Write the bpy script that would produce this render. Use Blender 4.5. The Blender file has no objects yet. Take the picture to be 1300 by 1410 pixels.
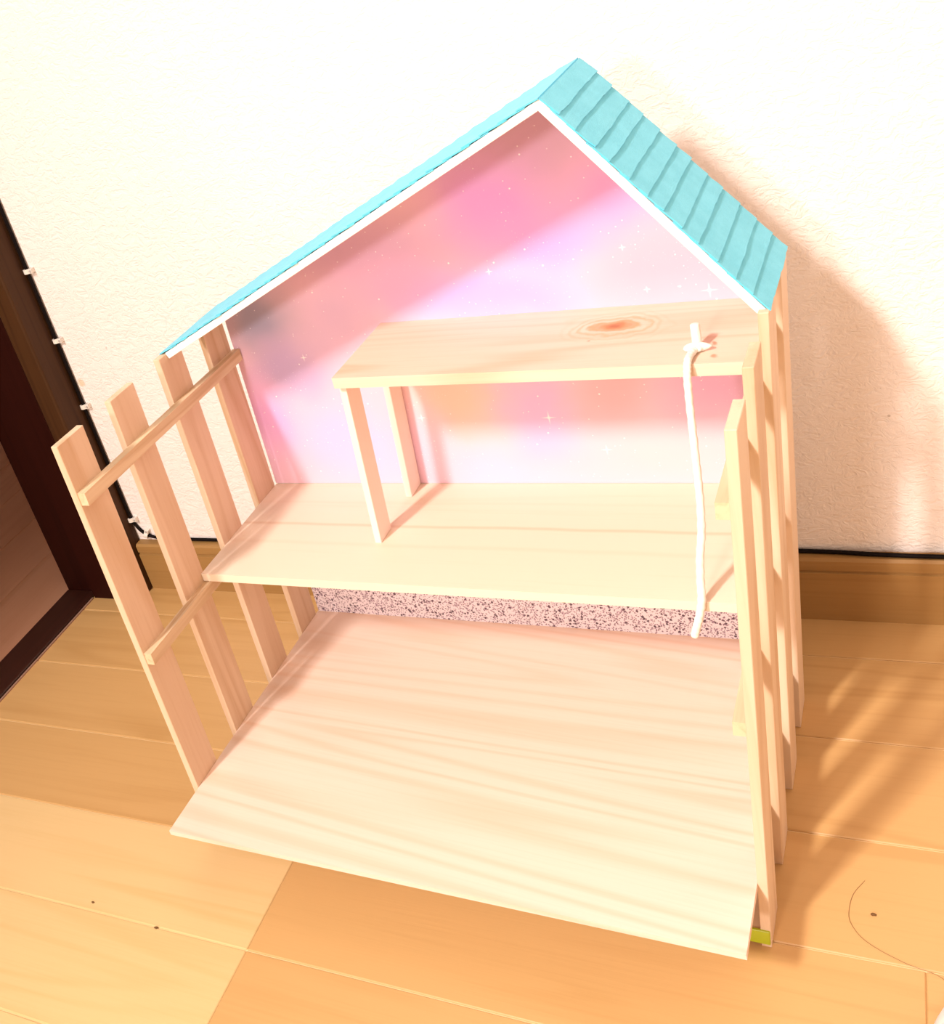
import bpy, bmesh, math, random
from mathutils import Matrix, Vector
random.seed(7)
S = bpy.context.scene
COL = S.collection

# ------------------------------------------------------------------ camera
F_PX, CX, CY = 1479.72, 390.66, 555.38          # focal length and principal point for a 1300 x 1410 frame
CAM = Vector((0.5680, -0.4993, 0.6892))
ROT = ((0.8422988802704333, 0.4521784293286335, -0.29337222831253823),
       (-0.040112382145105714, -0.4901850228266984, -0.8706949179793311),
       (-0.5375161328684182, 0.7451532134039812, -0.39474434189726104))
cd = bpy.data.cameras.new('camera')
cam = bpy.data.objects.new('camera', cd)
COL.objects.link(cam)
cd.sensor_fit = 'VERTICAL'
cd.sensor_height = 36.0
cd.lens = F_PX / 1410 * 36.0
cd.shift_x = (650 - CX) / 1410
cd.shift_y = (CY - 705) / 1410
cd.clip_start = 0.02
r0, r1, r2 = Vector(ROT[0]), -Vector(ROT[1]), -Vector(ROT[2])
M = Matrix((r0, r1, r2)).transposed().to_4x4()
M.translation = CAM
cam.matrix_world = M
S.camera = cam

# ------------------------------------------------------------------ world, lamps, exposure
w = bpy.data.worlds.new('room_light')
S.world = w
w.use_nodes = True
bg = w.node_tree.nodes['Background']
bg.inputs[0].default_value = (1.0, 0.74, 0.53, 1)
bg.inputs[1].default_value = 0.72


def lamp(name, loc, target, size, watts, color):
    l = bpy.data.lights.new(name, 'AREA')
    l.shape = 'DISK'
    l.size = size
    l.energy = watts
    l.color = color
    o = bpy.data.objects.new(name, l)
    COL.objects.link(o)
    o.location = loc
    o.rotation_euler = (Vector(target) - Vector(loc)).to_track_quat('-Z', 'Y').to_euler()
    return o


lamp('ceiling_lamp', (-0.37, -1.78, 2.28), (0.22, 0.1, 0.2), 0.36, 94, (1.0, 0.935, 0.88))
lamp('second_lamp', (0.10, -2.70, 1.25), (0.22, 0.1, 0.25), 0.30, 22, (1.0, 0.92, 0.85))
vs = S.view_settings
vs.view_transform = 'Standard'
vs.look = 'None'
vs.gamma = 1.0
vs.use_curve_mapping = False
vs.exposure = 0.50

# ------------------------------------------------------------------ fitted sizes (metres)
W = 0.45
T, WS = 0.0064, 0.0322
SY = (0.0, 0.0677, 0.1379, 0.2040)
H = 0.3974
AL, AR, DYL, DZL = 0.0293, 0.0642, -0.0056, 0.0031
YP = 0.2344                       # front face of the back panel
PHI = 0.0243                      # the room is turned this much against the toy house
YW, YBB, HBB = 0.342, 0.329, 0.066


# ------------------------------------------------------------------ materials
class NT:
    def __init__(self, name, rough=0.6, spec=0.3):
        self.m = bpy.data.materials.new(name)
        self.m.use_nodes = True
        self.t = self.m.node_tree
        self.b = self.t.nodes['Principled BSDF']
        self.b.inputs['Roughness'].default_value = rough
        self.b.inputs['Specular IOR Level'].default_value = spec

    def n(self, kind, **kw):
        x = self.t.nodes.new(kind)
        for k, v in kw.items():
            setattr(x, k, v)
        return x

    def link(self, a, b):
        self.t.links.new(a, b)

    def val(self, sock, v):
        if hasattr(v, 'is_output'):
            self.link(v, sock)
        else:
            sock.default_value = v

    def math(self, op, a, b=0.0, c=0.0, clamp=False):
        x = self.n('ShaderNodeMath', operation=op, use_clamp=clamp)
        self.val(x.inputs[0], a)
        self.val(x.inputs[1], b)
        self.val(x.inputs[2], c)
        return x.outputs[0]

    def vmath(self, op, a, b=(0, 0, 0)):
        x = self.n('ShaderNodeVectorMath', operation=op)
        self.val(x.inputs[0], a)
        self.val(x.inputs[1], b)
        return x.outputs['Value'] if op in ('LENGTH', 'DISTANCE', 'DOT_PRODUCT') else x.outputs[0]

    def mix(self, f, a, b, blend='MIX'):
        x = self.n('ShaderNodeMix', data_type='RGBA', blend_type=blend)
        self.val(x.inputs[0], f)
        for s, v in ((x.inputs[6], a), (x.inputs[7], b)):
            if hasattr(v, 'is_output'):
                self.link(v, s)
            else:
                s.default_value = (v[0], v[1], v[2], 1)
        return x.outputs[2]

    def smooth(self, v, a, b, to0=0.0, to1=1.0):
        x = self.n('ShaderNodeMapRange', interpolation_type='SMOOTHSTEP')
        self.val(x.inputs[0], v)
        x.inputs[1].default_value, x.inputs[2].default_value = a, b
        x.inputs[3].default_value, x.inputs[4].default_value = to0, to1
        return x.outputs[0]

    def noise(self, vec, scale, detail=3, rough=0.5, dist=0.0, color=False):
        x = self.n('ShaderNodeTexNoise')
        self.link(vec, x.inputs['Vector'])
        x.inputs['Scale'].default_value = scale
        x.inputs['Detail'].default_value = detail
        x.inputs['Roughness'].default_value = rough
        x.inputs['Distortion'].default_value = dist
        return x.outputs[1 if color else 0]

    def voronoi(self, vec, scale, rand=1.0):
        x = self.n('ShaderNodeTexVoronoi')
        self.link(vec, x.inputs['Vector'])
        x.inputs['Scale'].default_value = scale
        x.inputs['Randomness'].default_value = rand
        return x.outputs['Distance'], x.outputs['Color']

    def obj(self):
        return self.n('ShaderNodeTexCoord').outputs['Object']

    def rnd(self):
        return self.n('ShaderNodeObjectInfo').outputs['Random']

    def sep(self, v):
        x = self.n('ShaderNodeSeparateXYZ')
        self.link(v, x.inputs[0])
        return x.outputs

    def color(self, c):
        self.val(self.b.inputs['Base Color'], c if hasattr(c, 'is_output') else (c[0], c[1], c[2], 1))

    def bump(self, h, strength=0.2, dist=0.001):
        x = self.n('ShaderNodeBump')
        x.inputs['Strength'].default_value = strength
        x.inputs['Distance'].default_value = dist
        self.link(h, x.inputs['Height'])
        self.link(x.outputs[0], self.b.inputs['Normal'])


def wood(name, light, dark, axis, lines=7.0, across=14.0, along=1.1, amount=0.5, rough=0.55, spec=0.3, tone=0.12, skew=0.0):
    """flat-sawn timber: ring lines from stretched noise plus fine fibres; the grain runs along `axis`"""
    k = NT(name, rough, spec)
    o = k.obj()
    r = k.rnd()
    off = k.n('ShaderNodeCombineXYZ')
    for i, f in enumerate((13.7, 7.3, 19.1)):
        k.link(k.math('MULTIPLY', r, f), off.inputs[i])
    p = k.vmath('ADD', o, off.outputs[0])
    if skew:
        mp = k.n('ShaderNodeMapping')
        mp.inputs['Rotation'].default_value = (0, 0, skew)
        k.link(p, mp.inputs[0])
        p = mp.outputs[0]
    sc = [across] * 3
    sc[axis] = along
    q = k.vmath('MULTIPLY', p, tuple(sc))
    n1 = k.noise(q, 1.0, 2.0, 0.45, 0.4)
    rings = k.math('PINGPONG', k.math('MULTIPLY', n1, lines), 0.5)
    ring = k.smooth(rings, 0.0, 0.32, 1.0, 0.0)
    broad = k.noise(q, 0.6, 2.0, 0.5)
    fs = [420.0] * 3
    fs[axis] = 9.0
    fib = k.noise(k.vmath('MULTIPLY', p, tuple(fs)), 1.0, 3.0, 0.6)
    f = k.math('MULTIPLY', ring, k.smooth(broad, 0.35, 0.65, 0.15, 1.0))
    f = k.math('MULTIPLY', f, amount)
    f = k.math('ADD', f, k.math('MULTIPLY', k.smooth(fib, 0.42, 0.75), amount * 0.35))
    f = k.math('ADD', f, k.math('MULTIPLY', k.math('SUBTRACT', r, 0.5), tone * 2), clamp=True)
    c = k.mix(f, light, dark)
    k.color(c)
    k.bump(fib, 0.12, 0.0006)
    return k, p, c


M_SLAT = wood('slat_wood', (0.735, 0.545, 0.395), (0.56, 0.345, 0.19), 2, lines=5, across=22, along=1.6, amount=0.55)[0].m
M_RAIL = wood('rail_wood', (0.72, 0.55, 0.37), (0.50, 0.30, 0.15), 1, lines=6, across=40, along=2.5, amount=0.6)[0].m
M_BASE = wood('base_board_wood', (0.84, 0.645, 0.545), (0.74, 0.46, 0.31), 0, lines=24, across=7, along=0.28, amount=0.42, skew=0.06)[0].m
def shelf_wood():
    k, p, c = wood('shelf_wood', (0.83, 0.69, 0.55), (0.72, 0.53, 0.36), 0, lines=12, across=10, along=0.35, amount=0.42)
    o = k.obj()
    y = k.math('ADD', k.sep(o)[1], k.math('MULTIPLY', k.noise(k.vmath('MULTIPLY', o, (9, 0, 0)), 1.0, 2), 0.006))
    for y0, wd, a in ((0.1715, 0.0034, 0.45), (0.1440, 0.0045, 0.14), (0.2060, 0.0035, 0.10)):
        c = k.mix(k.smooth(k.math('ABSOLUTE', k.math('SUBTRACT', y, y0)), 0.0, wd, a, 0.0), c, (0.66, 0.42, 0.25))
    k.color(c)
    return k.m


M_SHELF = shelf_wood()
M_LEG = wood('leg_wood', (0.92, 0.78, 0.70), (0.84, 0.66, 0.54), 2, lines=3, across=20, along=1.2, amount=0.3)[0].m


def loft_wood():
    k, p, c = wood('loft_wood', (0.83, 0.63, 0.50), (0.70, 0.43, 0.27), 0, lines=14, across=13, along=0.8, amount=0.45)
    o = k.obj()
    nz = k.noise(o, 55.0, 3, 0.5, color=True)
    wob = k.vmath('MULTIPLY', k.vmath('SUBTRACT', nz, (0.5, 0.5, 0.5)), (0.022, 0.016, 0.0))
    q = k.vmath('ADD', o, wob)

    def dist(x, y, sx, sy):
        d = k.vmath('MULTIPLY', k.vmath('SUBTRACT', q, (x, y, 0.37)), (1 / sx, 1 / sy, 0))
        return k.vmath('LENGTH', d)
    d = dist(0.359, 0.2000, 0.019, 0.0125)
    halo = k.smooth(d, 0.4, 2.6, 1.0, 0.0)
    rr = k.smooth(k.math('PINGPONG', k.math('MULTIPLY', d, 2.4), 0.5), 0.0, 0.4, 1.0, 0.0)
    c = k.mix(k.math('MULTIPLY', k.math('MULTIPLY', rr, halo), 0.75), c, (0.66, 0.36, 0.15))
    c = k.mix(k.math('MULTIPLY', k.smooth(d, 0.55, 1.05, 1.0, 0.0), 0.85), c, (0.62, 0.27, 0.11))
    c = k.mix(k.math('MULTIPLY', k.smooth(d, 0.1, 0.6, 1.0, 0.0), 0.7), c, (0.36, 0.12, 0.05))
    for x, y, s in ((0.3445, 0.1782, 0.0022), (0.4283, 0.1650, 0.0035), (0.4325, 0.1490, 0.0045)):
        dd = dist(x, y, s, s * 0.9)
        c = k.mix(k.math('MULTIPLY', k.smooth(dd, 0.3, 1.1, 1.0, 0.0), 0.7), c, (0.42, 0.20, 0.09))
    k.color(c)
    return k.m


M_LOFT = loft_wood()


def plain(name, col, rough=0.6, spec=0.3, noise=0.0, scale=60, bump=0.0, bscale=400, bdist=0.0008):
    k = NT(name, rough, spec)
    if noise or bump:
        o = k.obj()
    if noise:
        n = k.noise(o, scale, 3)
        k.color(k.mix(k.math('MULTIPLY', n, noise * 2), tuple(min(1, c * (1 + noise * .5)) for c in col), tuple(c * (1 - noise) for c in col)))
    else:
        k.color(col)
    if bump:
        k.bump(k.noise(o, bscale, 3), bump, bdist)
    return k.m


M_WHITE = plain('white_foam_board', (0.90, 0.88, 0.86), 0.6, 0.3, 0.02)


def felt():
    k = NT('turquoise_felt', 1.0, 0.05)
    o = k.obj()
    n = k.noise(o, 70, 4, 0.6)
    f = k.noise(o, 900, 2, 0.6)
    c = k.mix(k.smooth(n, 0.3, 0.7), (0.10, 0.545, 0.745), (0.135, 0.61, 0.82))
    c = k.mix(k.math('MULTIPLY', k.smooth(f, 0.4, 0.7), 0.25), c, (0.19, 0.70, 0.88))
    c = k.mix(k.math('MULTIPLY', k.rnd(), 0.18), c, (0.10, 0.60, 0.80))
    k.color(c)
    k.b.inputs['Sheen Weight'].default_value = 0.25
    k.b.inputs['Sheen Roughness'].default_value = 0.6
    k.bump(f, 0.35, 0.0008)
    return k.m


M_FELT = felt()


def galaxy():
    """printed paper: pastel clouds with white stars"""
    k = NT('pastel_galaxy_paper', 0.55, 0.25)
    o = k.obj()
    nz = k.vmath('MULTIPLY', k.vmath('SUBTRACT', k.noise(o, 9, 3, 0.5, color=True), (0.5, 0.5, 0.5)), (0.09, 0, 0.06))
    q = k.vmath('ADD', o, nz)
    c = k.mix(0.0, (0.86, 0.56, 0.68), (0, 0, 0))
    blobs = (  # x, z, size x, size z, colour, strength
        (0.320, 0.510, 0.100, 0.055, (0.57, 0.345, 0.50), 0.9),
        (0.155, 0.435, 0.130, 0.050, (0.62, 0.375, 0.56), 0.9),
        (0.282, 0.458, 0.065, 0.050, (0.68, 0.33, 0.74), 0.9),
        (0.372, 0.455, 0.055, 0.045, (0.72, 0.34, 0.66), 0.9),
        (0.310, 0.430, 0.070, 0.035, (0.74, 0.37, 0.74), 0.85),
        (0.190, 0.398, 0.065, 0.035, (0.74, 0.42, 0.66), 0.85),
        (0.120, 0.375, 0.050, 0.035, (0.66, 0.44, 0.64), 0.8),
        (0.035, 0.390, 0.060, 0.045, (0.31, 0.31, 0.46), 0.9),
        (0.055, 0.340, 0.060, 0.040, (0.50, 0.37, 0.64), 0.85),
        (0.265, 0.380, 0.080, 0.035, (0.80, 0.43, 0.85), 0.95),
        (0.400, 0.395, 0.075, 0.050, (0.82, 0.46, 0.58), 0.95),
        (0.018, 0.280, 0.040, 0.060, (0.78, 0.41, 0.76), 0.9),
        (0.095, 0.262, 0.065, 0.060, (0.82, 0.54, 0.82), 0.95),
        (0.212, 0.295, 0.045, 0.045, (0.88, 0.58, 0.46), 0.9),
        (0.276, 0.285, 0.035, 0.045, (0.80, 0.48, 0.76), 0.9),
        (0.339, 0.295, 0.045, 0.045, (0.76, 0.46, 0.50), 0.8),
        (0.420, 0.305, 0.050, 0.050, (0.74, 0.42, 0.62), 0.9),
        (0.230, 0.228, 0.060, 0.028, (0.86, 0.57, 0.76), 0.8),
        (0.380, 0.235, 0.095, 0.035, (0.86, 0.58, 0.62), 0.9),
    )
    for x, z, sx, sz, col, st in blobs:
        d = k.vmath('LENGTH', k.vmath('MULTIPLY', k.vmath('SUBTRACT', q, (x, 0, z)), (1 / sx, 0, 1 / sz)))
        c = k.mix(k.smooth(d, 0.1, 1.25, st, 0.0), c, col)
    xz = k.vmath('MULTIPLY', o, (1, 0, 1))
    for sc, th, sel, a in ((85, 0.095, 0.55, 0.95), (190, 0.15, 0.55, 0.7), (420, 0.22, 0.35, 0.45)):
        dd, vc = k.voronoi(xz, sc)
        pick = k.math('GREATER_THAN', k.sep(vc)[0], sel)
        s = k.math('MULTIPLY', k.smooth(dd, th * 0.3, th, a, 0.0), pick)
        if sc == 420:
            s = k.math('MULTIPLY', s, k.smooth(k.noise(o, 16, 2), 0.48, 0.62))
        c = k.mix(s, c, (0.97, 0.93, 0.95))
    for x, z, r in ((0.364, 0.413, 0.6), (0.262, 0.406, 0.7), (0.418, 0.374, 1.3), (0.376, 0.379, 0.6),
                    (0.283, 0.276, 1.4), (0.324, 0.245, 1.0), (0.172, 0.280, 0.9), (0.075, 0.345, 0.8)):
        v = k.sep(k.vmath('ABSOLUTE', k.vmath('SUBTRACT', o, (x, 0, z))))
        ax, az = v[0], v[2]
        f = k.math('MULTIPLY', k.smooth(ax, 0, 0.0055 * r, 1, 0), k.smooth(az, 0.0001, 0.0008, 1, 0))
        g = k.math('MULTIPLY', k.smooth(az, 0, 0.0055 * r, 1, 0), k.smooth(ax, 0.0001, 0.0008, 1, 0))
        h = k.smooth(k.math('ADD', ax, az), 0.0003, 0.0022 * r, 1, 0)
        c = k.mix(k.math('MULTIPLY', k.math('MAXIMUM', k.math('MAXIMUM', f, g), h), 0.9), c, (0.98, 0.95, 0.95))
    k.color(c)
    return k.m


M_GALAXY = galaxy()


def floral():
    k = NT('floral_cotton', 0.9, 0.1)
    o = k.vmath('MULTIPLY', k.obj(), (1, 0, 1))
    j = k.vmath('MULTIPLY', k.vmath('SUBTRACT', k.noise(o, 500, 2, 0.5, color=True), (0.5, 0.5, 0.5)), (0.0022, 0, 0.0022))
    q = k.vmath('ADD', o, j)
    c = k.mix(0.0, (0.88, 0.78, 0.85), (0, 0, 0))
    for sc, th, sel, col in ((560, 0.45, 0.12, (0.30, 0.20, 0.26)), (260, 0.36, 0.45, (0.14, 0.09, 0.12)), (420, 0.34, 0.35, (0.46, 0.32, 0.42))):
        d, vc = k.voronoi(q, sc)
        c = k.mix(k.math('MULTIPLY', k.smooth(d, th * 0.7, th, 1, 0), k.math('GREATER_THAN', k.sep(vc)[0], sel)), c, col)
    k.color(c)
    return k.m


M_FLORAL = floral()


def cord_mat():
    k = NT('white_cotton_cord', 0.9, 0.1)
    o = k.obj()
    k.color(k.mix(k.noise(o, 300, 3), (0.92, 0.89, 0.84), (0.84, 0.79, 0.72)))
    k.bump(k.noise(k.vmath('MULTIPLY', o, (500, 500, 220)), 1.0, 3), 0.5, 0.001)
    return k.m


M_CORD = cord_mat()
M_TAPE = plain('green_tape', (0.40, 0.46, 0.015), 0.35, 0.5, 0.12, 90)
M_BLACK = plain('black_cable', (0.006, 0.003, 0.003), 0.6, 0.1)
M_CLIP = plain('white_clip_plastic', (0.80, 0.74, 0.68), 0.4, 0.4)
M_NAIL = plain('clip_nail_steel', (0.5, 0.47, 0.45), 0.35, 0.5)
M_HAIR = plain('hair', (0.26, 0.14, 0.05), 0.5, 0.3)
M_CRUMB = plain('crumb', (0.16, 0.08, 0.03), 0.8, 0.2)
M_SOCK = plain('white_knit', (0.86, 0.82, 0.80), 0.9, 0.1, 0.05, 200, 0.4, 900)


def plaster():
    k = NT('white_embossed_wallpaper', 0.85, 0.15)
    o = k.obj()
    j = k.vmath('MULTIPLY', k.vmath('SUBTRACT', k.noise(o, 60, 2, 0.5, color=True), (0.5, 0.5, 0.5)), (0.02, 0.02, 0.012))
    q = k.vmath('ADD', o, j)
    n = k.noise(k.vmath('MULTIPLY', q, (1.0, 1.0, 1.5)), 95, 4, 0.55, 0.6)
    rid = k.math('PINGPONG', k.math('MULTIPLY', n, 3.0), 0.5)
    h = k.math('ADD', k.smooth(rid, 0.0, 0.5), k.math('MULTIPLY', k.noise(o, 520, 3), 0.5))
    c = k.mix(k.noise(o, 6, 3), (0.93, 0.84, 0.81), (0.90, 0.80, 0.765))
    for x, z, r, col in ((-0.2905, 0.2869, 0.006, (0.70, 0.50, 0.26)), (-0.2337, 0.3272, 0.0016, (0.45, 0.40, 0.36)), (0.5219, 0.1995, 0.0014, (0.35, 0.26, 0.20))):
        d = k.vmath('LENGTH', k.vmath('MULTIPLY', k.vmath('SUBTRACT', o, (x, 0, z)), (1 / r, 0, 1 / r)))
        c = k.mix(k.smooth(d, 0.5, 1.1, 0.6, 0.0), c, col)
    k.color(c)
    k.bump(h, 0.42, 0.0016)
    return k.m


M_WALL = plaster()
M_PLANK = wood('floor_plank_wood', (0.60, 0.355, 0.145), (0.48, 0.26, 0.088), 0, lines=8, across=16, along=1.2, amount=0.5, rough=0.38, spec=0.4, tone=0.08)[0].m
M_PLANK_PALE = wood('pale_floor_plank_wood', (0.72, 0.50, 0.245), (0.63, 0.40, 0.165), 0, lines=8, across=16, along=1.2, amount=0.45, rough=0.38, spec=0.4, tone=0.05)[0].m
M_HALLPLANK = wood('hall_plank_wood', (0.60, 0.31, 0.20), (0.48, 0.23, 0.13), 1, lines=5, across=16, along=1.5, amount=0.5, rough=0.35, spec=0.45, tone=0.10)[0].m
M_GROOVE_HIGHLIGHT = plain('floor_groove_highlight', (0.84, 0.64, 0.35), 0.6)  # pale colour paints in the highlight that the plank bevels catch
M_BASEB = wood('baseboard_wood', (0.36, 0.195, 0.065), (0.25, 0.12, 0.035), 0, lines=5, across=45, along=1.0, amount=0.5, rough=0.45, spec=0.3, tone=0.02)[0].m
M_DOOR = wood('dark_door_frame_wood', (0.022, 0.0035, 0.002), (0.010, 0.0015, 0.001), 2, lines=5, across=40, along=1.4, amount=0.7, rough=0.55, spec=0.08, tone=0.02)[0].m
M_MOULD = wood('brown_moulding_wood', (0.060, 0.024, 0.008), (0.032, 0.011, 0.004), 2, lines=8, across=50, along=1.4, amount=0.7, rough=0.5, spec=0.15, tone=0.02)[0].m
M_SILL = wood('dark_sill_wood', (0.040, 0.010, 0.006), (0.020, 0.005, 0.003), 1, lines=5, across=40, along=1.4, amount=0.6, rough=0.4, spec=0.4, tone=0.02)[0].m


# ------------------------------------------------------------------ mesh helpers
def mesh_obj(name, bm, mat, parent=None, smooth=False, inv=None):
    me = bpy.data.meshes.new(name)
    bmesh.ops.recalc_face_normals(bm, faces=bm.faces)
    bm.to_mesh(me)
    bm.free()
    me.materials.append(mat)
    if smooth:
        for p in me.polygons:
            p.use_smooth = True
    return place(name, me, parent, inv)


def place(name, me, parent=None, inv=None):
    o = bpy.data.objects.new(name, me)
    COL.objects.link(o)
    if parent is not None:
        o.parent = parent
        if inv is not None:
            o.matrix_parent_inverse = inv
    return o


def hexa(bm, pts):
    """8 corners: bottom ring then top ring"""
    v = [bm.verts.new(p) for p in pts]
    for f in ((3, 2, 1, 0), (4, 5, 6, 7), (0, 1, 5, 4), (1, 2, 6, 5), (2, 3, 7, 6), (3, 0, 4, 7)):
        bm.faces.new([v[i] for i in f])
    return v


def boxpts(x0, x1, y0, y1, z0, z1, fn=None):
    p = [(x0, y0, z0), (x1, y0, z0), (x1, y1, z0), (x0, y1, z0), (x0, y0, z1), (x1, y0, z1), (x1, y1, z1), (x0, y1, z1)]
    return [fn(*q) for q in p] if fn else p


def bev(bm, w, seg=1):
    bmesh.ops.bevel(bm, geom=list(bm.edges), offset=w, segments=seg, profile=0.5, affect='EDGES')


def box(x0, x1, y0, y1, z0, z1, fn=None, bevel=0.0005, seg=1):
    bm = bmesh.new()
    hexa(bm, boxpts(x0, x1, y0, y1, z0, z1, fn))
    if bevel:
        bev(bm, bevel, seg)
    return bm


def prism_xz(poly, y0, y1, bevel=0.0):
    """a polygon in x,z pushed along y"""
    bm = bmesh.new()
    a = [bm.verts.new((x, y0, z)) for x, z in poly]
    b = [bm.verts.new((x, y1, z)) for x, z in poly]
    n = len(poly)
    bm.faces.new(a)
    bm.faces.new(b[::-1])
    for i in range(n):
        bm.faces.new((a[i], b[i], b[(i + 1) % n], a[(i + 1) % n]))
    if bevel:
        bev(bm, bevel)
    return bm


def tube(path, radius, sides=10, caps=True):
    """a tube along a list of points (radius: number or list)"""
    bm = bmesh.new()
    P = [Vector(p) for p in path]
    rings = []
    up = Vector((0.13, 0.31, 0.94)).normalized()
    for i, p in enumerate(P):
        t = (P[min(i + 1, len(P) - 1)] - P[max(i - 1, 0)]).normalized()
        u = t.cross(up)
        if u.length < 0.05:
            u = t.cross(Vector((1, 0, 0)))
        u.normalize()
        v = t.cross(u).normalized()
        if rings and (u.dot(lastu) < 0):
            u, v = -u, -v
        lastu = u
        r = radius[i] if isinstance(radius, (list, tuple)) else radius
        rings.append([bm.verts.new(p + (u * math.cos(2 * math.pi * k / sides) + v * math.sin(2 * math.pi * k / sides)) * r) for k in range(sides)])
    for a, b in zip(rings, rings[1:]):
        for k in range(sides):
            bm.faces.new((a[k], a[(k + 1) % sides], b[(k + 1) % sides], b[k]))
    if caps:
        bm.faces.new(rings[0])
        bm.faces.new(rings[-1][::-1])
    return bm


def spline(pts, n):
    """Catmull-Rom through the points"""
    P = [Vector(p) for p in pts]
    P = [P[0] * 2 - P[1]] + P + [P[-1] * 2 - P[-2]]
    out = []
    segs = len(P) - 3
    for i in range(segs):
        a, b, c, d = P[i:i + 4]
        for j in range(n):
            t = j / n
            out.append(0.5 * (2 * b + (c - a) * t + (2 * a - 5 * b + 4 * c - d) * t * t + (3 * b - a - 3 * c + d) * t ** 3))
    out.append(P[-2])
    return out


def tag(o, label=None, cat=None, group=None, kind=None):
    if label:
        o['label'] = label
    if cat:
        o['category'] = cat
    if group:
        o['group'] = group
    if kind:
        o['kind'] = kind
    return o


def room(o):
    o.rotation_euler = (0, 0, PHI)
    return o


def to_world(x, y, z):
    c, s = math.cos(PHI), math.sin(PHI)
    return (c * x - s * y, s * x + c * y, z)


# ------------------------------------------------------------------ the room
wall = room(mesh_obj('wall_back', box(-0.429, 1.7, YW, YW + 0.12, -0.05, 2.4, bevel=0), M_WALL))
tag(wall, 'white wall with fine embossed wallpaper behind the toy house', 'wall', kind='structure')
wl = room(mesh_obj('wall_left_blocker', box(-0.429, -0.38, -1.5, -0.55, -0.05, 2.4, bevel=0), M_WALL))  # out of view; its length is set to block the lamp at the left
tag(wl, 'unseen white side wall added to block lamp light before the doorway', 'wall', kind='structure')
wf = room(mesh_obj('wall_hall_blocker', box(-2.35, -2.25, -1.5, 2.2, -0.05, 2.4, bevel=0), M_WALL))  # out of view, added to hold ambient light out of the hall
tag(wf, 'unseen far white wall added to keep the hall dim', 'wall', kind='structure')
wn = room(mesh_obj('wall_hall_front_blocker', box(-2.35, -0.38, -1.6, -1.5, -0.05, 2.4, bevel=0), M_WALL))  # out of view, added to stop the lamp leaking into the hall
tag(wn, 'unseen near white wall added to keep lamp light out of the hall', 'wall', kind='structure')
ce = room(mesh_obj('ceiling', box(-2.35, -0.40, -1.6, 2.3, 2.4, 2.45, bevel=0), M_WALL))  # out of view, added as a lid that darkens the hall
tag(ce, 'unseen white ceiling added over the hall to keep it dim', 'ceiling', kind='structure')

wb = room(mesh_obj('wall_hall_end_blocker', box(-2.35, -0.429, 2.2, 2.3, -0.05, 2.4, bevel=0), M_WALL))  # out of view, added to close the hall box so it stays dark
tag(wb, 'unseen end wall added to close off the hall and keep it dim', 'wall', kind='structure')
wr = room(mesh_obj('wall_hall_side', box(-0.429, -0.40, YW + 0.12, 2.2, -0.05, 2.4, bevel=0), M_WALL))
tag(wr, 'white side wall of the hall behind the door frame', 'wall', kind='structure')

floor = room(mesh_obj('floor', box(-0.40, 1.7, -1.2, YW, -0.05, -0.0012, bevel=0), M_GROOVE_HIGHLIGHT))
tag(floor, 'orange brown wooden plank floor with highlights painted pale in the grooves', 'floor', kind='structure')
EDGES = [0.3773, 0.2805, 0.1845, 0.0888, -0.0058, -0.1013, -0.1985, -0.295, -0.391, -0.488, -0.584, -0.681, -0.777]
JOINTS = {0: (0.12,), 1: (0.30, 1.2), 2: (0.16, 1.1), 3: (0.35, 1.25), 4: (0.0765, 0.531, 1.4), 5: (0.0765, 0.95), 6: (0.42, 1.3),
          7: (0.05, 0.95), 8: (0.5,), 9: (0.2, 1.1), 10: (0.6,), 11: (0.3, 1.2)}
G = 0.00055
for i in range(len(EDGES) - 1):
    y1, y0 = min(EDGES[i], YW), EDGES[i + 1]
    xs = [-0.384] + list(JOINTS[i]) + [1.69]
    for a, b in zip(xs, xs[1:]):
        mesh_obj('plank', box(a + G * 0.2, b - G * 0.2, y0 + G, y1 - G, -0.006, 0.0, bevel=0.0007), M_PLANK_PALE if (i in (5, 6, 7) and b < 0.5) or (i == 4 and b < 0.1) else M_PLANK, floor)

hall = room(mesh_obj('floor_hall', box(-2.25, -0.40, -1.5, 2.2, -0.05, -0.0012, bevel=0), plain('hall_groove', (0.10, 0.05, 0.02))))
tag(hall, 'shaded reddish wooden floor of the hall beyond the doorway', 'floor', kind='structure')
x = -0.4295
k = 0
while x > -1.6:
    for a, b in ((-0.9, -0.35 + 0.2 * (k % 3)), (-0.35 + 0.2 * (k % 3), 0.55 + 0.17 * (k % 4)), (0.55 + 0.17 * (k % 4), 1.9)):
        mesh_obj('plank', box(x - 0.1005 + G, x - G, a + G, b - G, -0.006, 0.0, bevel=0.0006), M_HALLPLANK, hall)
    x -= 0.1005
    k += 1

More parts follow.
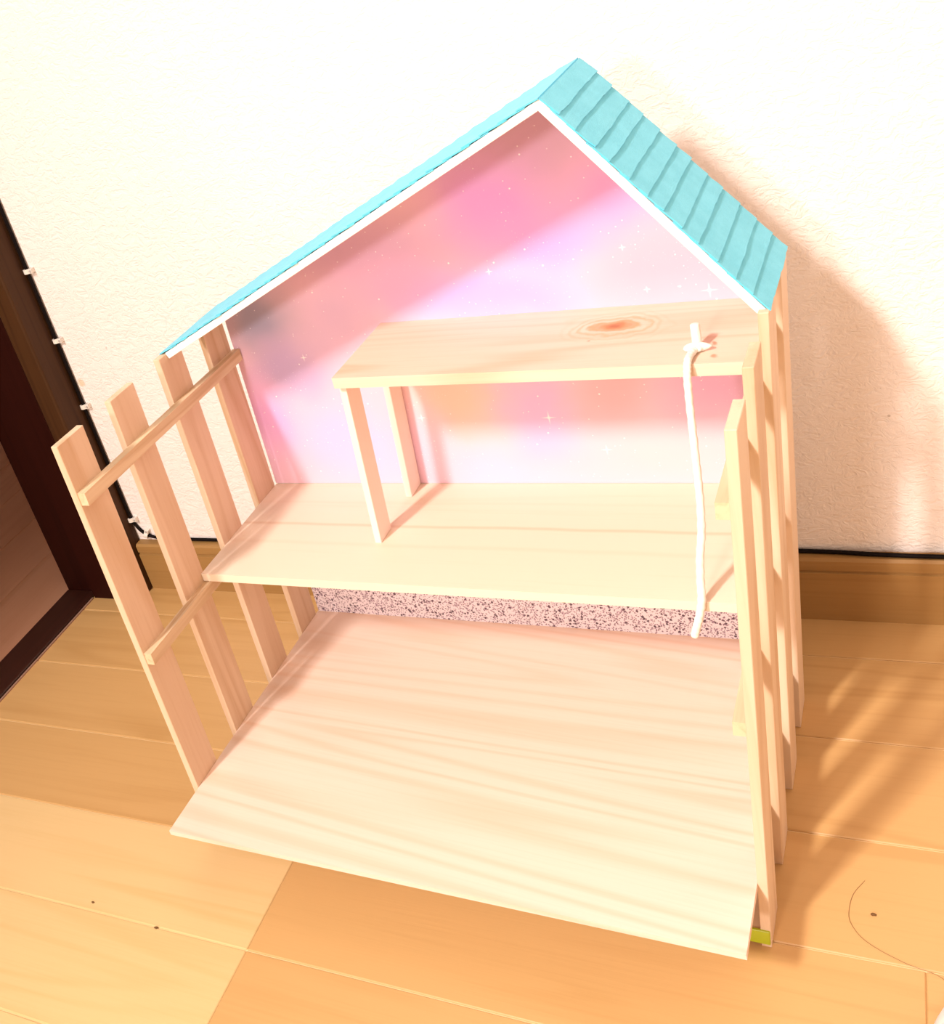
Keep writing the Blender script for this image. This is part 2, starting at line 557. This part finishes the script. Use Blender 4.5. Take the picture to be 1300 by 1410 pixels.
# door frame: jamb, casing and sill in near-black wood
door = bpy.data.objects.new('door_1', None)
COL.objects.link(door)
room(door)
tag(door, 'dark brown wooden door frame at the left of the toy house', 'door frame', kind='structure')
mesh_obj('jamb', box(-0.4290, -0.3770, 0.3131, YW, 0.0, 2.05, bevel=0.001), M_DOOR, door)
mesh_obj('casing', box(-0.3780, -0.3290, 0.3035, YW, 0.0, 2.05, bevel=0.0008), M_DOOR, door)
mesh_obj('casing_moulding', box(-0.3286, -0.3010, 0.3020, YW, 0.0, 2.05, bevel=0.0025, seg=2), M_MOULD, door)
mesh_obj('sill', box(-0.4290, -0.3810, -0.55, 0.3131, -0.004, 0.0045, bevel=0.001), M_SILL, door)
mesh_obj('sill_edge_strip', box(-0.3806, -0.3785, -0.55, 0.3025, -0.004, 0.0022, bevel=0.0004), plain('worn_sill_edge', (0.34, 0.20, 0.15), 0.5), door)
mesh_obj('head', box(-0.4290, -0.3270, -0.55, YW, 2.05, 2.12, bevel=0.001), M_DOOR, door)

# baseboard: profile in y,z along x
prof = [(YW, 0.0), (YBB, 0.0), (YBB, 0.0512), (YBB + 0.0022, 0.0520), (YBB + 0.0022, 0.0536), (YBB + 0.0004, 0.0545), (YBB + 0.0004, 0.0635), (YBB + 0.0024, HBB), (YW, HBB)]
bm = bmesh.new()
va = [bm.verts.new((-0.300, y, z)) for y, z in prof]
vb = [bm.verts.new((1.69, y, z)) for y, z in prof]
bm.faces.new(va)
bm.faces.new(vb[::-1])
for i in range(len(prof)):
    j = (i + 1) % len(prof)
    bm.faces.new((va[i], vb[i], vb[j], va[j]))
bb = room(mesh_obj('baseboard_back', bm, M_BASEB))
tag(bb, 'brown wooden baseboard with a grooved upper edge below the white wall', 'baseboard', kind='structure')

# cable down the frame edge and along the baseboard top
cp = [(-0.2975, 0.3390, 0.95), (-0.2975, 0.3390, 0.6), (-0.2978, 0.3390, 0.3), (-0.2985, 0.3390, 0.15), (-0.2985, 0.3392, 0.102), (-0.2945, 0.3394, 0.086), (-0.2860, 0.3396, 0.0760),
      (-0.270, 0.3396, 0.0704), (-0.24, 0.3396, 0.0689), (-0.1, 0.3396, 0.0682), (0.2, 0.3394, 0.0682), (0.44, 0.3385, 0.0682), (0.50, 0.3355, 0.0682), (0.56, 0.3335, 0.0682), (0.75, 0.333, 0.0682), (1.3, 0.335, 0.0682)]
cable = room(mesh_obj('cable', tube(spline(cp, 8), 0.0020, 8), M_BLACK, smooth=True))
tag(cable, 'thin black cable running down the door frame and along the baseboard', 'cable')


def clip(x, z, angle, label):
    """a plastic saddle over the cable with a nail lug beside it"""
    bm = bmesh.new()
    pts_o, pts_i = [], []
    for k in range(9):
        a = math.pi * k / 8
        pts_o.append((math.cos(a) * 0.0046, -math.sin(a) * 0.0046 - 0.0025))
        pts_i.append((math.cos(a) * 0.0029, -math.sin(a) * 0.0029 - 0.0025))
    ring = [(0.0046, 0.0)] + pts_o + [(-0.0046, 0.0), (-0.0029, 0.0)] + pts_i[::-1] + [(0.0029, 0.0)]
    a = [bm.verts.new((u, v, -0.0026)) for u, v in ring]
    b = [bm.verts.new((u, v, 0.0026)) for u, v in ring]
    n = len(ring)
    for i in range(n):
        j = (i + 1) % n
        bm.faces.new((a[i], b[i], b[j], a[j]))
    half = n // 2
    for i in range(half - 1):
        for r, fl in ((a, 0), (b, 1)):
            q = (r[i], r[i + 1], r[n - 2 - i], r[n - 1 - i])
            bm.faces.new(q[::-1] if fl else q)
    hexa(bm, boxpts(0.0038, 0.0085, -0.0052, 0.0, -0.0026, 0.0026))
    o = mesh_obj('cable_clip', bm, M_CLIP)
    nb = bmesh.new()
    bmesh.ops.create_cone(nb, cap_ends=True, segments=10, radius1=0.0014, radius2=0.0014, depth=0.001)
    bmesh.ops.rotate(nb, verts=nb.verts, matrix=Matrix.Rotation(math.pi / 2, 3, 'X'))
    bmesh.ops.translate(nb, verts=nb.verts, vec=(0.0064, -0.0056, 0))
    mesh_obj('nail', nb, M_NAIL, o)
    o.location = to_world(x, YW - 0.0004, z)
    o.rotation_euler = (Matrix.Rotation(PHI, 3, 'Z') @ Matrix.Rotation(angle, 3, 'Y')).to_euler()
    tag(o, label, 'cable clip', 'white clips holding the black cable')


clip(-0.2975, 0.430, 0.0, 'white plastic cable clip highest up the dark door frame edge')
clip(-0.2976, 0.344, 0.0, 'white plastic cable clip second from the top of the door frame edge')
clip(-0.2980, 0.258, 0.0, 'white plastic cable clip just above the front left slat top')
clip(-0.2983, 0.098, 0.0, 'white cable clip where the cable starts to bend at the frame')
clip(-0.2840, 0.0752, -1.15, 'lowest white cable clip on the bend just above the baseboard')

# ------------------------------------------------------------------ the toy house
HL = Vector((0.225, 0.10, 0.0))
house = bpy.data.objects.new('dollhouse', None)
COL.objects.link(house)
house.location = HL
tag(house, 'handmade open wooden dollhouse with turquoise felt roof and slatted sides', 'dollhouse')
INV = Matrix.Translation(-HL)


def hp(name, bm, mat, smooth=False, label=None):
    o = mesh_obj(name, bm, mat, house, smooth, INV)
    if label:
        o['label'] = label
    return o


def left(x, y, z):
    return (x + AL * (z - 0.2), y + DYL, z)


def right(x, y, z):
    return (x + AR * (z - 0.2), y, z)


# side slats, four a side, each side sharing one mesh
sl = hp('slat', box(-T, 0.0, 0, WS, 0.0, H + DZL, left, 0.0004), M_SLAT)
sr = hp('slat', box(W, W + T, 0, WS, 0.0, H, right, 0.0004), M_SLAT)
for y in SY[1:]:
    for src in (sl, sr):
        o = place('slat', src.data, house, INV)
        o.location = (0, y, 0)

RW, RH = 0.0074, 0.0109


def rail(x0, x1, z0, z1, y0, y1, fn, name='rail'):
    """a strip of slightly uneven section along y; z0/z1 are the heights of its top at front and back"""
    bm = bmesh.new()
    n = 8
    rows = []
    for i in range(n + 1):
        t = i / n
        y = y0 + (y1 - y0) * t
        zt = z0 + (z1 - z0) * t
        e = 0.0 if i in (0,) else random.uniform(-0.0004, 0.0004)
        rows.append([bm.verts.new(fn(*q)) for q in ((x0, y, zt - RH), (x1 + e, y, zt - RH + e), (x1 + e, y, zt + e), (x0, y, zt + e))])
    for a, b in zip(rows, rows[1:]):
        for k in range(4):
            bm.faces.new((a[k], a[(k + 1) % 4], b[(k + 1) % 4], b[k]))
    bm.faces.new(rows[0])
    bm.faces.new(rows[-1][::-1])
    return hp(name, bm, M_RAIL)


rail(0, RW, 0.3595, 0.3595, 0.0009, YP - DYL - 0.0015, left)
rail(0, RW, 0.2056, 0.2056, 0.0009, YP - DYL - 0.0015, left)
rail(W - RW, W, 0.3526, 0.3545, 0.0009, YP - 0.001, right)
rail(W - RW, W, 0.1976, 0.2053, 0.0009, YP - 0.001, right)
rail(0, RW, 0.0155, 0.0155, 0.0009, YP - DYL - 0.0015, left, 'bottom_rail')
brr = rail(W - RW, W, 0.0155, 0.0155, 0.0009, YP - 0.001, right, 'bottom_rail')
# green tape folded over the rail end and the slat foot
tb = box(W - RW - 0.0010, W + T - 0.0006, -0.0014, 0.0008, 0.0038, 0.0165, right, 0.0005)
tp = mesh_obj('tape', tb, M_TAPE, brr)
tp['label'] = 'yellow green tape'


# floor board, middle board, loft
def slab(name, x0, x1, y0, y1, zl, zr, th, mat, bevel=0.0005, ybow=0.0):
    bm = bmesh.new()
    n = 10
    tops, bots = [], []
    for i in range(n + 1):
        t = i / n
        x = x0 + (x1 - x0) * t
        z = zl + (zr - zl) * t
        tops.append((bm.verts.new((x, y0, z)), bm.verts.new((x, y1, z))))
        bots.append((bm.verts.new((x, y0, z - th)), bm.verts.new((x, y1, z - th))))
    for i in range(n):
        a, b, c, d = tops[i], tops[i + 1], bots[i], bots[i + 1]
        bm.faces.new((a[0], b[0], b[1], a[1]))
        bm.faces.new((c[0], c[1], d[1], d[0]))
        bm.faces.new((a[0], c[0], d[0], b[0]))
        bm.faces.new((a[1], b[1], d[1], c[1]))
    bm.faces.new((tops[0][0], tops[0][1], bots[0][1], bots[0][0]))
    bm.faces.new((tops[-1][0], bots[-1][0], bots[-1][1], tops[-1][1]))
    if bevel:
        es = [e for e in bm.edges if len(e.link_faces) == 2 and e.calc_face_angle(0) > 0.5]
        bmesh.ops.bevel(bm, geom=es, offset=bevel, segments=2, profile=0.5, affect='EDGES')
    return hp(name, bm, mat)


slab('floor_board', -0.0040, 0.4412, -0.0529, YP, 0.0580, 0.0610, 0.0045, M_BASE, 0.0006)
slab('shelf', 0.0005, 0.4502, 0.0907, YP, 0.2134, 0.2135, 0.0076, M_SHELF, 0.0006)
loft = slab('loft', 0.1589, 0.4602, 0.1371, YP, 0.3716, 0.3655, 0.0089, M_LOFT, 0.0007)
zl = 0.3716 - 0.0089


def loft_leg(x, y):
    bm = bmesh.new()
    dx = 0.0115           # the posts lean: the tops sit further right than the feet
    hexa(bm, [(x, y, 0.2134), (x + 0.0059, y, 0.2134), (x + 0.0059, y + 0.0215, 0.2134), (x, y + 0.0215, 0.2134),
              (x + dx, y, zl), (x + dx + 0.0059, y, zl), (x + dx + 0.0059, y + 0.0215, zl), (x + dx, y + 0.0215, zl)])
    bev(bm, 0.0004)
    return mesh_obj('leg', bm, M_LEG, loft)


loft_leg(0.1476, 0.1435)
loft_leg(0.1480, YP - 0.0215 - 0.0006)

# back panel: white board, printed paper above the shelf, flowered cloth below it
EL, AP, ER = Vector((0.005, 0.4012)), Vector((0.3565, 0.5480)), Vector((0.4671, 0.3970))     # roof tops in x,z
TH = 0.0058
YF, YR = 0.1435, 0.2403


def inward(a, b, d):
    """offset of segment a-b by d to the inside (downwards)"""
    t = (b - a).normalized()
    n = Vector((t.y, -t.x))
    if n.y > 0:
        n = -n
    return n * d


def cross_pt(p, d, q, e):
    k = ((q.x - p.x) * e.y - (q.y - p.y) * e.x) / (d.x * e.y - d.y * e.x)
    return p + d * k


nl, nr = inward(EL, AP, TH), inward(AP, ER, TH)
AI = cross_pt(EL + nl, AP - EL, ER + nr, AP - ER)                       # inner apex
g = 0.0006


def roof_z(x, drop):
    """height of the underside of the roof above x"""
    a = EL + nl
    b = ER + nr
    zl_ = a.y + (AI.y - a.y) * (x - a.x) / (AI.x - a.x)
    zr_ = b.y + (AI.y - b.y) * (x - b.x) / (AI.x - b.x)
    return min(zl_, zr_) - drop


xr_top = 0.4555
poly = [(-0.0040, 0.040), (0.4440, 0.040), (xr_top + 0.003, 0.385), (xr_top + 0.003, roof_z(xr_top + 0.003, g)), (AI.x, AI.y - g * 1.5), (0.0062, roof_z(0.0062, g)), (0.0062, 0.385)]
panel = hp('back_panel', prism_xz(poly, YP + 0.0005, YP + 0.0055), M_WHITE)
gp = [(-0.0002, 0.2137), (0.4490, 0.2137), (xr_top, 0.385), (xr_top, roof_z(xr_top, g)), (AI.x, AI.y - g * 1.6), (0.0072, roof_z(0.0072, g)), (0.0060, 0.385)]
gp_o = mesh_obj('galaxy_paper', prism_xz(gp, YP + 0.0001, YP + 0.0005), M_GALAXY, panel)
gp_o['label'] = 'pastel pink and lavender galaxy print paper with white stars'
fb = mesh_obj('flowered_cloth', prism_xz([(-0.0030, 0.0575), (0.4420, 0.0600), (0.4500, 0.2050), (0.0006, 0.2050)], YP + 0.0001, YP + 0.0005), M_FLORAL, panel)
fb['label'] = 'cream cloth with tiny dark brown flowers'

# roof boards with overlapping felt strips
rl = hp('roof_board', prism_xz([EL, AP, AI, EL + nl], YF, YR, 0.0003), M_WHITE)
rr = hp('roof_board', prism_xz([AP, ER, ER + nr, AI], YF, YR, 0.0003), M_WHITE)


def strip(parent, p, d, nrm, s0, s1, lift0, lift1, yf, yb, amp):
    """one felt band across the roof from distance s0 to s1 down the slope, its lower edge loose"""
    bm = bmesh.new()
    ny, nx = 18, 4
    ph = random.uniform(0, 6.28)
    fr = random.uniform(35, 80)
    t = 0.0009
    grid = []
    for i in range(ny + 1):
        v = i / ny
        y = yf + (yb - yf) * v
        wav = amp * (math.sin(fr * y + ph) + 0.5 * math.sin(fr * 2.3 * y + 2 * ph)) + random.uniform(-0.00035, 0.00035)
        curl = 0.0003 * max(0, math.sin(fr * 0.8 * y + ph * 1.7))
        col = []
        for j in range(nx + 1):
            u = j / nx
            s = s0 + (s1 + wav - s0) * u
            l = lift0 + (lift1 - lift0) * u ** 1.1 + curl * u * u
            yy = y + (random.uniform(-0.0006, 0.0006) if i in (0, ny) else 0)
            q = p + d * s + nrm * l
            q2 = q - nrm * t
            col.append((bm.verts.new((q.x, yy, q.y)), bm.verts.new((q2.x, yy, q2.y))))
        grid.append(col)
    for i in range(ny):
        for j in range(nx):
            a, b, c, e = grid[i][j], grid[i + 1][j], grid[i + 1][j + 1], grid[i][j + 1]
            bm.faces.new((a[0], b[0], c[0], e[0]))
            bm.faces.new((a[1], e[1], c[1], b[1]))
    for j in range(nx):
        for i in (0, ny):
            a, b = grid[i][j], grid[i][j + 1]
            bm.faces.new((a[0], b[0], b[1], a[1]))
    for i in range(ny):
        for j in (0, nx):
            a, b = grid[i][j], grid[i + 1][j]
            bm.faces.new((a[0], b[0], b[1], a[1]))
    return mesh_obj('felt_strip', bm, M_FELT, parent)


def felt_side(parent, top, eave, count, extra):
    d = (eave - top).normalized()
    nrm = -inward(top, eave, 1.0)
    L = (eave - top).length + extra
    cuts = [L * k / count + (random.uniform(-0.0012, 0.0012) if 0 < k < count else 0) for k in range(count + 1)]
    for k in range(count):
        s0 = max(cuts[k] - 0.006, 0.0)
        strip(parent, top, d, nrm, s0, cuts[k + 1], 0.0010, 0.0023, YF - random.uniform(0.0002, 0.0014), YR + random.uniform(0.0002, 0.0014), 0.00018)


felt_side(rr, AP, ER, 13, 0.0015)
felt_side(rl, AP, EL, 26, 0.005)

# ------------------------------------------------------------------ the cord tied to the loft
zt = 0.3716 - 0.0061 * (0.42 - 0.1589) / 0.3013
path = [(0.4216, 0.1550, zt + 0.0026), (0.4205, 0.1505, zt + 0.0030), (0.4192, 0.1440, zt + 0.0030), (0.4188, 0.1370, zt + 0.0026)]
CORD_PTS = [(0.4186, 0.1328, zt - 0.0010), (0.4183, 0.1300, 0.3580), (0.4185, 0.1245, 0.3425), (0.4190, 0.1180, 0.3222), (0.4192, 0.1125, 0.3011), (0.4193, 0.1070, 0.2824), (0.4185, 0.1015, 0.2635),
            (0.4161, 0.0970, 0.2465), (0.4149, 0.0925, 0.2305), (0.4146, 0.0885, 0.2180), (0.4123, 0.0865, 0.2066), (0.4091, 0.0866, 0.1962), (0.4062, 0.0866, 0.1872)]
cpath = spline(path + CORD_PTS, 8)
rad = [0.0023 + 0.0005 * i / len(cpath) + 0.00018 * math.sin(i * 1.7) for i in range(len(cpath))]
rad[-1] = 0.0024
cord = mesh_obj('cord', tube(cpath, rad, 12), M_CORD, smooth=True)
tag(cord, 'white cotton cord tied on the loft and hanging over the shelf edge', 'cord')
stub = mesh_obj('cord_end', tube(spline([(0.4212, 0.1570, zt + 0.0015), (0.4214, 0.1585, zt + 0.008), (0.4212, 0.1598, zt + 0.0155), (0.4211, 0.1600, zt + 0.0175)], 5),
                                 [0.0031] * 13 + [0.0030, 0.0026, 0.0015], 10), M_CORD, cord, True)
bm = bmesh.new()
bmesh.ops.create_icosphere(bm, subdivisions=3, radius=1.0)
for v in bm.verts:
    a = math.atan2(v.co.y, v.co.x)
    r = 0.0062 + 0.0030 * max(0, math.cos(2 * a - 0.3)) + 0.0012 * math.sin(5 * a + 1)
    fl = 1 - abs(v.co.z)
    v.co = Vector((v.co.x * r * (0.7 + 0.3 * fl), v.co.y * r * 0.62, v.co.z * 0.0035))
bmesh.ops.translate(bm, verts=bm.verts, vec=(0.4212, 0.1545, zt + 0.0032))
mesh_obj('knot', bm, M_CORD, cord, True)

# ------------------------------------------------------------------ small things on the floor
hair = mesh_obj('hair', tube(spline([(0.4949, 0.0664, .0003), (0.4885, 0.0535, .0004), (0.4867, 0.0391, .0004), (0.4884, 0.0304, .0004), (0.4948, 0.0215, .0004), (0.5049, 0.0150, .0004), (0.5192, 0.0093, .0004),
                                     (0.5259, 0.0076, .0004), (0.5349, 0.0059, .0004), (0.5399, 0.0038, .0003), (0.548, -0.002, .0003)], 5), 0.00015, 5), M_HAIR)
tag(hair, 'single curved dark hair lying on the floor right of the house', 'hair')


def crumb(x, y, s, label):
    bm = bmesh.new()
    bmesh.ops.create_icosphere(bm, subdivisions=2, radius=1.0)
    for v in bm.verts:
        f = 1 + random.uniform(-0.22, 0.22)
        v.co = Vector((v.co.x * s * 1.5 * f, v.co.y * s * 0.8 * f, max(v.co.z, -0.5) * s * 0.6 * f))
    o = mesh_obj('crumb', bm, M_CRUMB)
    o.location = (x, y, s * 0.36)
    tag(o, label, 'crumb', 'specks on the plank floor')


crumb(0.5011, 0.0405, 0.0013, 'tiny brown crumb on the floor inside the curved hair')
crumb(-0.0088, -0.1024, 0.0012, 'dark speck on the floor groove left of the cross joint')
crumb(-0.0828, -0.0961, 0.0011, 'tiny speck on the floor plank nearest the left picture edge')

# white knitted tip at the lower right corner
bm = bmesh.new()
bmesh.ops.create_icosphere(bm, subdivisions=4, radius=1.0)
for v in bm.verts:
    x, y, z = v.co
    t = (y + 1) / 2
    wd = 0.036 - 0.010 * t + 0.003 * math.sin(3 * x)
    v.co = Vector((x * wd, y * 0.075, max(z, -0.55) * (0.034 - 0.010 * t) + 0.0008 * math.sin(40 * x + 9 * y)))
sock = mesh_obj('sock', bm, M_SOCK, None, True)
sock.location = (0.5575, -0.0860, 0.0186)
tag(sock, 'rounded white knitted tip poking in at the lower right corner', 'sock')
